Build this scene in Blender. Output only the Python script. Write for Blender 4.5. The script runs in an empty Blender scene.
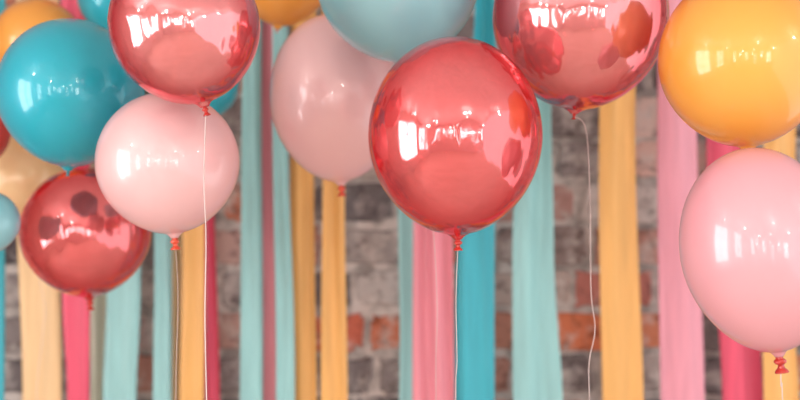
import bpy, math, random
from mathutils import Vector, Matrix, noise
random.seed(11)
S=bpy.context.scene
S.view_settings.view_transform='Standard'
F=1111.1; CAMZ=1.6
def at(px,py,d): return Vector(((px-400)/F*d, d, CAMZ+(200-py)/F*d))
def srgb(r,g,b):
    f=lambda c:(c/255/12.92) if c/255<=0.04045 else ((c/255+0.055)/1.055)**2.4
    return (f(r),f(g),f(b),1)
def link(o): S.collection.objects.link(o); return o
def mesh_obj(name,verts,faces,mats,smooth=True,fm=None):
    me=bpy.data.meshes.new(name); me.from_pydata([tuple(v) for v in verts],[],faces); 
    for m in mats: me.materials.append(m)
    for i,p in enumerate(me.polygons):
        p.use_smooth=smooth
        if fm: p.material_index=fm[i]
    me.update()
    return link(bpy.data.objects.new(name,me))
def newmat(n):
    m=bpy.data.materials.new(n); m.use_nodes=True
    nt=m.node_tree; return m,nt,nt.nodes['Principled BSDF'],nt.nodes['Material Output']

# ---------- materials ----------
def latex(name,col,trans=0.25,rough=0.07,rim=None):
    m,nt,b,out=newmat(name); N=nt.nodes;L=nt.links
    lw=N.new('ShaderNodeLayerWeight'); lw.inputs['Blend'].default_value=0.4
    mx=N.new('ShaderNodeMix'); mx.data_type='RGBA'
    if rim is None: rim=tuple(c**1.25 for c in col[:3])+(1,)
    mx.inputs[6].default_value=col; mx.inputs[7].default_value=rim
    L.new(lw.outputs['Facing'],mx.inputs[0]); L.new(mx.outputs[2],b.inputs['Base Color'])
    b.inputs['Roughness'].default_value=0.32; b.inputs['Metallic'].default_value=0.06
    b.inputs['Coat Weight'].default_value=0.9; b.inputs['Coat Roughness'].default_value=rough
    nz=N.new('ShaderNodeTexNoise'); nz.inputs['Scale'].default_value=9; tc=N.new('ShaderNodeTexCoord')
    L.new(tc.outputs['Object'],nz.inputs['Vector'])
    bp=N.new('ShaderNodeBump'); bp.inputs['Strength'].default_value=0.15; bp.inputs['Distance'].default_value=0.01
    L.new(nz.outputs['Fac'],bp.inputs['Height']); L.new(bp.outputs[0],b.inputs['Normal'])
    t=N.new('ShaderNodeBsdfTranslucent'); L.new(mx.outputs[2],t.inputs['Color'])
    ms=N.new('ShaderNodeMixShader'); ms.inputs[0].default_value=trans
    L.new(b.outputs[0],ms.inputs[1]); L.new(t.outputs[0],ms.inputs[2]); L.new(ms.outputs[0],out.inputs['Surface'])
    return m
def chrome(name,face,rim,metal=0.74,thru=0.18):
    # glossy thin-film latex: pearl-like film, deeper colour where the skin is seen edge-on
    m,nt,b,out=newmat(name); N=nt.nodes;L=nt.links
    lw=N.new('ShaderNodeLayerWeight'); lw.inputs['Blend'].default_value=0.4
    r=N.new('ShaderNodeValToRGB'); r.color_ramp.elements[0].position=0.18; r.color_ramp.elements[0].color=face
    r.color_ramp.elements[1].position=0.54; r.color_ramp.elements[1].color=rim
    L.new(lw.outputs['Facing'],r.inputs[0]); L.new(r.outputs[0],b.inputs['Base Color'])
    b.inputs['Metallic'].default_value=metal; b.inputs['Roughness'].default_value=0.09
    b.inputs['Coat Weight'].default_value=0.6; b.inputs['Coat Roughness'].default_value=0.03
    nz=N.new('ShaderNodeTexNoise'); nz.inputs['Scale'].default_value=15; tc=N.new('ShaderNodeTexCoord')
    mp=N.new('ShaderNodeMapping'); mp.inputs['Scale'].default_value=(1.3,1.3,.5)
    L.new(tc.outputs['Object'],mp.inputs[0]); L.new(mp.outputs[0],nz.inputs['Vector'])
    bp=N.new('ShaderNodeBump'); bp.inputs['Strength'].default_value=0.55; bp.inputs['Distance'].default_value=0.012
    L.new(nz.outputs['Fac'],bp.inputs['Height']); L.new(bp.outputs[0],b.inputs['Normal'])
    tr=N.new('ShaderNodeBsdfTransparent'); tr.inputs['Color'].default_value=(1.0,.66,.66,1)
    ms=N.new('ShaderNodeMixShader'); ms.inputs[0].default_value=thru
    L.new(b.outputs[0],ms.inputs[1]); L.new(tr.outputs[0],ms.inputs[2]); L.new(ms.outputs[0],out.inputs['Surface'])
    return m
def paper(name,col):
    m,nt,b,out=newmat(name); N=nt.nodes;L=nt.links
    tc=N.new('ShaderNodeTexCoord'); mp=N.new('ShaderNodeMapping'); mp.inputs['Scale'].default_value=(40,40,3)
    nz=N.new('ShaderNodeTexNoise'); nz.inputs['Scale'].default_value=1.5
    L.new(tc.outputs['Object'],mp.inputs[0]); L.new(mp.outputs[0],nz.inputs['Vector'])
    mx=N.new('ShaderNodeMix'); mx.data_type='RGBA'; mx.inputs[6].default_value=tuple(c*0.78 for c in col[:3])+(1,)
    mx.inputs[7].default_value=tuple(min(1,c*1.15) for c in col[:3])+(1,)
    L.new(nz.outputs['Fac'],mx.inputs[0]); L.new(mx.outputs[2],b.inputs['Base Color'])
    b.inputs['Roughness'].default_value=0.42; b.inputs['Sheen Weight'].default_value=0.1
    t=N.new('ShaderNodeBsdfTranslucent'); L.new(mx.outputs[2],t.inputs['Color'])
    ms=N.new('ShaderNodeMixShader'); ms.inputs[0].default_value=0.15
    L.new(b.outputs[0],ms.inputs[1]); L.new(t.outputs[0],ms.inputs[2]); L.new(ms.outputs[0],out.inputs['Surface'])
    return m
def plain(name,col,rough=0.7,scale=12,dark=0.85):
    m,nt,b,out=newmat(name); N=nt.nodes;L=nt.links
    nz=N.new('ShaderNodeTexNoise'); nz.inputs['Scale'].default_value=scale; nz.inputs['Detail'].default_value=4
    tc=N.new('ShaderNodeTexCoord'); L.new(tc.outputs['Object'],nz.inputs['Vector'])
    r=N.new('ShaderNodeValToRGB'); r.color_ramp.elements[0].position=0.38; r.color_ramp.elements[1].position=0.6
    r.color_ramp.elements[0].color=tuple(c*dark for c in col[:3])+(1,); r.color_ramp.elements[1].color=col
    L.new(nz.outputs['Fac'],r.inputs[0]); L.new(r.outputs[0],b.inputs['Base Color']); b.inputs['Roughness'].default_value=rough
    return m

# ---------- brick wall ----------
WY=2.8
bm_,nt,b,out=newmat('painted_brick'); N=nt.nodes;L=nt.links
ca=N.new('ShaderNodeVertexColor'); ca.layer_name='brick'
tc=N.new('ShaderNodeTexCoord')
n1=N.new('ShaderNodeTexNoise'); n1.inputs['Scale'].default_value=13; n1.inputs['Detail'].default_value=7; n1.inputs['Roughness'].default_value=0.7
L.new(tc.outputs['Object'],n1.inputs['Vector'])
rp=N.new('ShaderNodeValToRGB'); rp.color_ramp.elements[0].position=0.5; rp.color_ramp.elements[1].position=0.68
L.new(n1.outputs['Fac'],rp.inputs[0])
mx=N.new('ShaderNodeMix'); mx.data_type='RGBA'; mx.inputs[7].default_value=srgb(214,207,203)
L.new(rp.outputs[0],mx.inputs[0]); L.new(ca.outputs['Color'],mx.inputs[6])
n2=N.new('ShaderNodeTexNoise'); n2.inputs['Scale'].default_value=28; n2.inputs['Detail'].default_value=6; n2.inputs['Roughness'].default_value=0.65
L.new(tc.outputs['Object'],n2.inputs['Vector'])
rp2=N.new('ShaderNodeValToRGB'); rp2.color_ramp.elements[0].position=0.36; rp2.color_ramp.elements[0].color=(0.5,0.47,0.47,1); rp2.color_ramp.elements[1].position=0.5
L.new(n2.outputs['Fac'],rp2.inputs[0])
mu=N.new('ShaderNodeMix'); mu.data_type='RGBA'; mu.blend_type='MULTIPLY'; mu.inputs[0].default_value=1
L.new(mx.outputs[2],mu.inputs[6]); L.new(rp2.outputs[0],mu.inputs[7]); L.new(mu.outputs[2],b.inputs['Base Color'])
b.inputs['Roughness'].default_value=0.9
bp=N.new('ShaderNodeBump'); bp.inputs['Strength'].default_value=0.5; bp.inputs['Distance'].default_value=0.012
L.new(n2.outputs['Fac'],bp.inputs['Height']); L.new(bp.outputs[0],b.inputs['Normal'])
mortar=plain('mortar',srgb(216,209,205),0.95,22,0.5)
V=[];Fc=[];FM=[];COL=[]
base_z=at(0,310,WY).z
pitch=0.108
over=[((383,335),srgb(210,124,92)),((572,335),srgb(216,126,90)),((655,335),srgb(212,136,104)),((500,335),srgb(190,135,118)),
 ((588,280),srgb(196,128,118)),((575,190),srgb(182,142,135)),((650,180),srgb(224,190,180)),((650,222),srgb(214,205,201)),
 ((320,330),srgb(205,112,90)),((588,235),srgb(190,180,178)),((370,290),srgb(198,194,192)),((370,205),srgb(120,115,118)),((370,245),srgb(165,158,156)),
 ((715,350),srgb(126,117,116)),((225,340),srgb(190,155,146)),((225,255),srgb(198,165,158)),((585,130),srgb(100,92,96)),((650,130),srgb(224,200,192)),((502,270),srgb(188,172,166)),((385,378),srgb(146,138,138)),((575,378),srgb(128,120,121)),((575,100),srgb(142,132,132)),((500,235),srgb(145,128,125)),((145,330),srgb(190,172,168))]
over=[(at(p[0],p[1],WY),c) for p,c in over]
pal=[(srgb(126,119,121),5),(srgb(150,141,141),5),(srgb(180,171,167),4),(srgb(100,92,96),4),(srgb(188,140,127),6),(srgb(204,130,104),3),(srgb(200,190,186),2)]
pl=[c for c,w in pal for _ in range(w)]
k0=-int(base_z/pitch)-1
for k in range(k0,13):
    z0=base_z+(k)*pitch+0.009; z1=base_z+(k+1)*pitch-0.009
    z0=max(z0,0.002); z1=min(z1,2.598)
    if z1-z0<0.02: continue
    x=-2.4+random.uniform(-0.2,0)
    while x<2.4:
        w=random.choice([0.12,0.21,0.235,0.225,0.19])
        xa,xb=x+0.009,x+w-0.009
        col=random.choice(pl)
        for p,c in over:
            if xa-0.008<=p.x<xb+0.008 and z0-0.01<=p.z<z1+0.01: col=c
        y=WY-random.uniform(0.005,0.016); bi=len(V)
        n=28; za,zb=z0,z1; ph=random.random()*50
        base=[]
        hx=(xb-xa)/2; hz=(zb-za)/2; mxx=(xa+xb)/2; mz=(za+zb)/2
        for i in range(n):
            t=2*math.pi*(i+.5)/n; c_,s_=math.cos(t),math.sin(t)
            e=0.25
            px_=math.copysign(abs(c_)**e,c_)*hx; pz_=math.copysign(abs(s_)**e,s_)*hz
            q=noise.noise(Vector((c_*2.2+ph,s_*2.2,ph)))*0.018-0.001
            base.append((mxx+px_*(1+q/hx),mz+pz_*(1+q/hz)))
        for e_,yy in ((0,WY+.004),(0,y+.004),(.005,y)):
            for (bx,bz) in base: V.append((mxx+(bx-mxx)*(1-e_/hx),yy,min(max(mz+(bz-mz)*(1-e_/hz),.001),2.599)))
        for r in range(2):
            for i in range(n):
                a=bi+r*n+i; bq=bi+r*n+(i+1)%n
                Fc.append((a,bq,bq+n,a+n)); FM.append(0); COL.append(col)
        Fc.append(tuple(bi+2*n+i for i in range(n))); FM.append(0); COL.append(col)
        x+=w
bi=len(V); V+=[(-2.6,WY,0),(2.6,WY,0),(2.6,WY,2.6),(-2.6,WY,2.6),(-2.6,WY+.15,0),(2.6,WY+.15,0),(2.6,WY+.15,2.6),(-2.6,WY+.15,2.6)]
for f in [(0,1,2,3),(7,6,5,4),(0,4,5,1),(1,5,6,2),(2,6,7,3),(3,7,4,0)]:
    Fc.append(tuple(bi+i for i in f)); FM.append(1); COL.append((.5,.5,.5,1))
wall=mesh_obj('wall_back',V,Fc,[bm_,mortar],False,FM)
at_=wall.data.color_attributes.new('brick','FLOAT_COLOR','CORNER')
for i,p in enumerate(wall.data.polygons):
    for li in p.loop_indices: at_.data[li].color=COL[i]
wall['kind']='structure'

# ---------- rest of the room ----------
def box(a,c):
    (x0,y0,z0),(x1,y1,z1)=a,c
    v=[(x0,y0,z0),(x1,y0,z0),(x1,y1,z0),(x0,y1,z0),(x0,y0,z1),(x1,y0,z1),(x1,y1,z1),(x0,y1,z1)]
    f=[(0,3,2,1),(4,5,6,7),(0,1,5,4),(1,2,6,5),(2,3,7,6),(3,0,4,7)]
    return v,f
def boxes(name,lst,mat,swap=False):
    V=[];Fq=[]
    for a,c in lst:
        v,f=box(a,c); o=len(V); V+=v; Fq+=[tuple(i+o for i in q) for q in f]
    return mesh_obj(name,V,Fq,[mat],False)
wood,ntw,bw,_=newmat('oak_boards')
wv=ntw.nodes.new('ShaderNodeTexBrick'); wv.inputs['Scale'].default_value=3; wv.inputs['Color1'].default_value=srgb(205,185,170); wv.inputs['Color2'].default_value=srgb(190,168,152); wv.inputs['Mortar'].default_value=srgb(120,95,80); wv.inputs['Mortar Size'].default_value=0.005
wv.inputs['Brick Width'].default_value=3
tcw=ntw.nodes.new('ShaderNodeTexCoord'); ntw.links.new(tcw.outputs['Object'],wv.inputs['Vector']); ntw.links.new(wv.outputs['Color'],bw.inputs['Base Color']); bw.inputs['Roughness'].default_value=0.4
white=plain('white_plaster',srgb(236,232,228),0.8); frame_m=plain('window_frame_paint',srgb(110,100,96),0.5)
o=boxes('floor',[((-2.4,-3.1,-0.1),(2.4,WY+.15,0))],wood); o['kind']='structure'
o=boxes('ceiling',[((-2.4,-3.1,2.6),(2.4,WY+.15,2.7))],white); o['kind']='structure'
wn=0
def window_wall(side,const,thick,lo_,hi_,wins,mat,energy):
    global wn
    def mk(u0,u1,t0,t1,z0,z1):
        if side=='front': return ((u0,t0,z0),(u1,t1,z1))
        return ((t0,u0,z0),(t1,u1,z1))
    t0,t1=sorted((const,const+thick))
    lst=[]; us=[lo_]+[v for w in wins for v in w[:2]]+[hi_]
    for i in range(0,len(us),2): lst.append(mk(us[i],us[i+1],t0,t1,0,2.6))
    for (a,c,zl,zh) in wins:
        lst.append(mk(a,c,t0,t1,0,zl)); lst.append(mk(a,c,t0,t1,zh,2.6))
    o=boxes('wall_'+side,lst,mat); o['kind']='structure'
    for (a,c,zl,zh) in wins:
        wn+=1; t=0.03; m0,m1=t0+.02,t1-.02
        l=[mk(a,a+t,m0,m1,zl,zh),mk(c-t,c,m0,m1,zl,zh),mk(a+t,c-t,m0,m1,zl,zl+t),mk(a+t,c-t,m0,m1,zh-t,zh),mk((a+c)/2-.015,(a+c)/2+.015,m0+.01,m1-.01,zl+t,zh-t)]
        for q in (1,2):
            zz=zl+(zh-zl)*q/3; l.append(mk(a+t,c-t,m0+.012,m1-.012,zz-.012,zz+.012))
        o=boxes('window_%d'%wn,l,frame_m); o['kind']='structure'
        ld=bpy.data.lights.new('daylight','AREA'); ld.shape='RECTANGLE'; ld.size=c-a; ld.size_y=zh-zl; ld.energy=energy*(c-a)*(zh-zl); ld.color=(1,0.97,0.955)
        lo=link(bpy.data.objects.new('daylight',ld))
        ctr=(t0-.02) if (side in('front','left')) else (t1+.02)
        if side=='front': lo.location=((a+c)/2,ctr,(zl+zh)/2); lo.rotation_euler=(math.radians(90),0,0)
        else:
            lo.location=(ctr,(a+c)/2,(zl+zh)/2)
            d=Vector((1 if side=='left' else -1,0,0)); lo.rotation_euler=d.to_track_quat('-Z','Y').to_euler()
warm=plain('warm_plaster',srgb(216,192,182),0.85,3)
window_wall('front',-3.1,.1,-2.4,2.4,[(-2.2,-1.8,.9,2.2),(-1.45,-1.2,1.5,2.2),(-.75,-.4,1.2,2.1),(.25,.45,.7,1.9),(.95,1.2,1.4,2.2),(1.6,2.1,.9,2.1)],warm,38)  # two narrow front windows added to put vertical streaks in the balloon reflections
window_wall('left',-2.5,.1,-3.1,WY,[(-1.6,-.7,.8,2.3),(.0,1.2,.7,2.3)],warm,25)
# ceiling bulbs
for (x,y,z,e) in [(-1.2,-0.6,2.3,9),(-.3,-0.9,2.0,4),(0.6,-0.5,2.4,9),(1.5,-0.8,2.2,9),(-1.7,0.7,2.4,6),(1.9,0.6,2.4,10),(.2,-2,1.9,3),(.9,-1.6,1.75,3),(-.9,-2.2,1.8,3),(1.4,-2.1,1.6,2),(.35,-1.2,2.15,3),(-.7,-1.3,1.7,2)]:
    ld=bpy.data.lights.new('bulb','POINT'); ld.energy=e; ld.color=(1,0.91,0.84); ld.shadow_soft_size=0.04
    lo=link(bpy.data.objects.new('bulb',ld)); lo.location=(x,y,z)
w=bpy.data.worlds.new('w'); S.world=w; w.use_nodes=True
w.node_tree.nodes['Background'].inputs[0].default_value=(1,0.97,0.965,1); w.node_tree.nodes['Background'].inputs[1].default_value=1.85

# ---------- streamers ----------
PM={}
pc={'aqua':(srgb(152,208,210),'pale aqua'),'teal':(srgb(62,184,202),'bright teal'),'yellow':(srgb(236,184,108),'golden yellow'),'cream':(srgb(238,206,156),'cream yellow'),
    'pink':(srgb(236,150,165),'soft pink'),'rose':(srgb(232,88,120),'hot pink'),'blush':(srgb(228,156,174),'blush pink'),'palegreen':(srgb(205,212,190),'pale green')}
def tri(x):
    x=(x/(2*math.pi))%1.0
    return 4*abs(x-0.5)-1
def streamer(key,pts,d,folds=1.0,amp=0.006,narrow=''):
    if key not in PM: PM[key]=paper('streamer_'+key,pc[key][0])
    ph=random.uniform(0,6); pts=[(-219.0,)+pts[0][1:]]+list(pts)+[(800,)+pts[-1][1:]]
    V=[];Fq=[];NX=18;NZ=120
    top=2.595; bot=0.15
    for i in range(NZ+1):
        z=top+(bot-top)*i/NZ; py=200-(z-CAMZ)*F/d
        for k in range(len(pts)-1):
            if pts[k][0]<=py<=pts[k+1][0] or k==len(pts)-2:
                f=(py-pts[k][0])/(pts[k+1][0]-pts[k][0]); f=min(max(f,0),1)
                f=f*f*(3-2*f); xl=pts[k][1]+(pts[k+1][1]-pts[k][1])*f; xr=pts[k][2]+(pts[k+1][2]-pts[k][2])*f; break
        for j in range(NX+1):
            s=j/NX
            X=(xl+(xr-xl)*s-400)/F*d + 0.003*math.sin(z*5+ph)
            a=s*math.pi*2*folds+ph+0.9*math.sin(z*1.7+ph*2)
            Y=d+amp*(0.7*math.sin(a)+0.8*tri(a*1.3+z*.8))+0.006*math.sin(z*3.1+ph)
            V.append((X,Y,z))
    for i in range(NZ):
        for j in range(NX):
            a=i*(NX+1)+j; Fq.append((a,a+1,a+NX+2,a+NX+1))
    o=mesh_obj('streamer',V,Fq,[PM[key]])
    so=o.modifiers.new('thickness','SOLIDIFY'); so.thickness=0.0006
    o['label']=f'{pc[key][1]} crepe paper streamer hanging before a brick wall' if not narrow else f'{narrow} {pc[key][1]} paper streamer hanging before a brick wall'
    o['category']='streamer'; o['group']='paper streamers hanging along the wall'
    return o
streamer('teal',[(230,-22,4)],2.66,narrow='narrow')
streamer('cream',[(200,16,58),(400,22,62)],2.66)
streamer('rose',[(290,62,90),(400,68,90)],2.62)
streamer('palegreen',[(290,88,108),(400,90,106)],2.70,narrow='narrow')
streamer('aqua',[(280,106,140),(400,102,136)],2.64)
streamer('aqua',[(240,154,171),(400,152,171)],2.66,narrow='narrow')
streamer('cream',[(240,169,184),(400,169,184)],2.70,narrow='narrow')
streamer('yellow',[(240,182,204),(400,180,204)],2.64)
streamer('rose',[(120,204,214),(400,203,219)],2.68,narrow='narrow')
streamer('aqua',[(30,243,262),(400,239,262)],2.66)
streamer('pink',[(30,261,278),(400,260,277)],2.69,folds=.6,narrow='narrow')
streamer('aqua',[(100,273,288),(400,275,294)],2.63,narrow='narrow')
streamer('yellow',[(160,291,315),(400,293,316)],2.66)
streamer('yellow',[(180,322,344),(400,322,349)],2.65)
streamer('aqua',[(200,397,415),(400,399,414)],2.68,narrow='narrow')
streamer('pink',[(200,413,452),(400,414,456)],2.63,folds=1.6,amp=0.01)
streamer('teal',[(0,474,494),(200,457,494),(400,455,496)],2.66,folds=.8,amp=0.01)
streamer('aqua',[(80,520,550),(250,514,555),(400,513,562)],2.65,folds=1.2,amp=0.008)
streamer('yellow',[(90,600,636),(400,602,643)],2.65)
streamer('blush',[(70,656,696),(400,662,707)],2.62,folds=.7,amp=0.01)
streamer('rose',[(130,708,750),(400,722,764)],2.67,folds=.8,amp=.01)
streamer('yellow',[(300,764,796),(400,765,800)],2.63)
streamer('teal',[(0,805,840)],2.66)

# ---------- balloons ----------
def lathe(prof,seg=48,wob=0.0):
    V=[];Fq=[]
    for i,(r,z) in enumerate(prof):
        for j in range(seg):
            a=2*math.pi*j/seg; rr=r*(1+wob*math.sin(3*a+z*400))
            V.append((rr*math.cos(a),rr*math.sin(a),z))
    for i in range(len(prof)-1):
        for j in range(seg):
            a=i*seg+j; b_=i*seg+(j+1)%seg
            Fq.append((a,a+seg,b_+seg,b_))
    Fq.append(tuple(range(seg))); Fq.append(tuple((len(prof)-1)*seg+j for j in range(seg))[::-1])
    return V,Fq
def tube(name,pts,r,mat,n=6):
    P=[pts[0]]+pts+[pts[-1]]; C=[]
    for i in range(1,len(P)-2):
        for s in range(8):
            t=s/8; a,b_,c,d=P[i-1],P[i],P[i+1],P[i+2]
            C.append(0.5*((2*b_)+(c-a)*t+(2*a-5*b_+4*c-d)*t*t+(3*b_-a-3*c+d)*t**3))
    C.append(pts[-1]); V=[];Fq=[]
    for i,p in enumerate(C):
        tg=(C[min(i+1,len(C)-1)]-C[max(i-1,0)]).normalized()
        u=tg.cross(Vector((0,1,0))); u=u.normalized() if u.length>1e-4 else Vector((1,0,0)); v=tg.cross(u)
        for j in range(n):
            a=2*math.pi*j/n; V.append(p+(u*math.cos(a)+v*math.sin(a))*r)
    for i in range(len(C)-1):
        for j in range(n):
            a=i*n+j;b_=i*n+(j+1)%n; Fq.append((a,b_,b_+n,a+n))
    return mesh_obj(name,V,Fq,[mat])
string_m=plain('white_string',srgb(215,200,198),0.5)
def balloon(c,rx,ry,knot,d,mat,kmat,label,cat='balloon',string=None,sr=0.0008,taper=0.08,ks=1.0):
    C=at(c[0],c[1],d); K=at(knot[0],knot[1],d); R=rx/F*d; H=ry/F*d
    root=link(bpy.data.objects.new('balloon',None)); root.empty_display_size=0.05
    root.location=C; root['label']=label; root['category']=cat; root['group']='party balloons hung before the brick wall'
    ang=math.atan2(K.x-C.x,C.z-K.z)
    rot=Matrix.Rotation(-ang,4,'Y')
    prof=[(0.0006,H)]
    NT=64
    for i in range(1,NT+1):
        t=math.pi*i/NT; z=math.cos(t); r=math.sin(t)
        if z<0: r*=1-taper*(z*z); 
        if i>=NT-2: break
        prof.append((r*R,z*H))
    lr=prof[-1][0]
    prof+= [(max(lr*.72,.008),-H*0.999-0.001),(0.0085,-H-0.004),(0.0065,-H-0.007)]
    v,f=lathe(prof,72)
    body=mesh_obj('envelope',v,f,[mat])
    e=-H-0.006; 
    kp=[(0.0062,0),(0.005,-.003),(0.0058,-.0045),(0.0082,-.0062),(0.0088,-.0085),(0.0075,-.011),(0.0048,-.0125),(0.0042,-.0145),
        (0.0055,-.018),(0.0082,-.0205),(0.0095,-.0225),(0.0098,-.0233),(0.0094,-.0242),(0.0082,-.024),(0.006,-.020),(0.003,-.017)]
    kp=[(r_*.85*ks,e+z_*.85*ks) for r_,z_ in kp]
    v,f=lathe(kp,28,0.07)
    kn=mesh_obj('knot',v,f,[kmat])
    for o in (body,kn):
        o.parent=root; o.matrix_parent_inverse=Matrix.Identity(4)
        o.matrix_basis=rot
    if string:
        s0=C+(rot.to_3x3()@Vector((0,0,e-.0105*ks)))
        pts=[s0]+[at(x,y,dd) for x,y,dd in string]
        last=pts[-1]; pts.append(Vector((last.x+.01,last.y,last.z-.5))); pts.append(Vector((last.x-.01,last.y,0.004)))
        st=tube('string',pts,sr,string_m)
        for vtx in st.data.vertices: vtx.co-=C
        st.parent=root
    return root
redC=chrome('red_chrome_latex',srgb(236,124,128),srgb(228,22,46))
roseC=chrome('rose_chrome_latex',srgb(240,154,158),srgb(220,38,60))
pinkL=latex('pale_pink_latex',srgb(244,206,208),.25)
blushL=latex('blush_latex',srgb(236,180,190),.2)
tealL=latex('teal_latex',srgb(10,180,202),.2)
aquaL=latex('aqua_latex',srgb(160,220,230),.25)
orL=latex('amber_latex',srgb(246,192,90),.25,rim=srgb(238,146,35))
orL2=latex('orange_latex',srgb(246,180,84),.25)
creamL=latex('cream_latex',srgb(244,214,165),.25)
kred=latex('red_knot',srgb(195,48,38),.1); kor=latex('orange_knot',srgb(220,85,55),.1)
kteal=latex('teal_knot',srgb(30,150,165),.1)
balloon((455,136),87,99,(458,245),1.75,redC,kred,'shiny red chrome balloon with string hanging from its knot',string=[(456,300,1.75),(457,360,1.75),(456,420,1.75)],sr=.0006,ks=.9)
balloon((336,98),66,84,(342,195),2.2,pinkL,kor,'pale pink latex balloon with an orange-red knot',ks=1.1)
balloon((398,-20),82,82,(408,70),1.95,aquaL,kteal,'light aqua latex balloon beside the red chrome balloon',string=[(430,200,1.97),(437,300,1.97),(436,400,1.97)],sr=.0005)
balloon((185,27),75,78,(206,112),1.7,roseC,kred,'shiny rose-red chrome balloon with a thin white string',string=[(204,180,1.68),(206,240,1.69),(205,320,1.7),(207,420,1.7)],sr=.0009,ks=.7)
balloon((71,93),72,74,(68,170),1.98,tealL,kteal,'glossy bright teal latex balloon',ks=.5)
balloon((168,163),71,71,(175,241),1.85,pinkL,kor,'pale pink round latex balloon beside the teal balloon',string=[(178,300,1.85),(176,420,1.85)],sr=.0004)
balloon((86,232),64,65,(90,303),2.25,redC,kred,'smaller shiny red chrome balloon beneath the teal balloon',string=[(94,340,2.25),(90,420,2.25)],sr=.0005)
balloon((20,179),43,45,(25,226),2.5,creamL,kor,'cream yellow latex balloon behind the teal balloon',string=[(44,300,2.5),(42,340,2.5),(36,420,2.5)],sr=.0006)
balloon((38,43),44,44,(40,92),2.45,orL2,kor,'orange latex balloon behind the teal balloon')
balloon((118,-4),40,42,(118,42),2.45,tealL,kteal,'dark teal latex balloon beside the rose-red chrome balloon')
balloon((207,84),32,34,(207,121),2.45,tealL,kteal,'small teal balloon mostly hidden behind rose-red chrome balloon',string=[(207,200,2.45),(206,420,2.45)],sr=.0003)
balloon((283,-22),46,48,(278,22),2.35,orL2,kor,'golden orange latex balloon beside the aqua balloon',ks=.4)
balloon((-22,133),31,33,(-20,170),2.3,latex('red_latex',srgb(215,70,65)),kred,'red latex balloon beside the teal balloon',string=[(-20,250,2.3),(-22,420,2.3)],sr=.0004)
balloon((-14,222),33,32,(-14,257),2.05,aquaL,kteal,'pale aqua latex balloon beside the cream balloon',string=[(-14,300,2.05),(-14,420,2.05)],sr=.0004)
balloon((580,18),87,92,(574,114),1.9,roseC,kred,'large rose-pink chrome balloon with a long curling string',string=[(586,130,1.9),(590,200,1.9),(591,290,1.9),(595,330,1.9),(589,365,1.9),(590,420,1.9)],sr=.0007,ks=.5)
balloon((743,60),83,87,(748,150),1.7,orL,kor,'glossy amber yellow latex balloon above a blush balloon',ks=.5)
balloon((761,250),79,103,(781,366),1.6,blushL,kred,'large blush pink latex balloon with a red knot',string=[(781,385,1.6),(783,420,1.6)],taper=.1,ks=1.2)

# ---------- camera ----------
cd=bpy.data.cameras.new('cam'); cd.lens=50; cd.sensor_width=36
cam=link(bpy.data.objects.new('camera',cd)); cam.location=(0,0,CAMZ); cam.rotation_euler=(math.radians(90),0,0)
cd.dof.use_dof=True; cd.dof.focus_distance=1.7; cd.dof.aperture_fstop=2.0
S.camera=cam
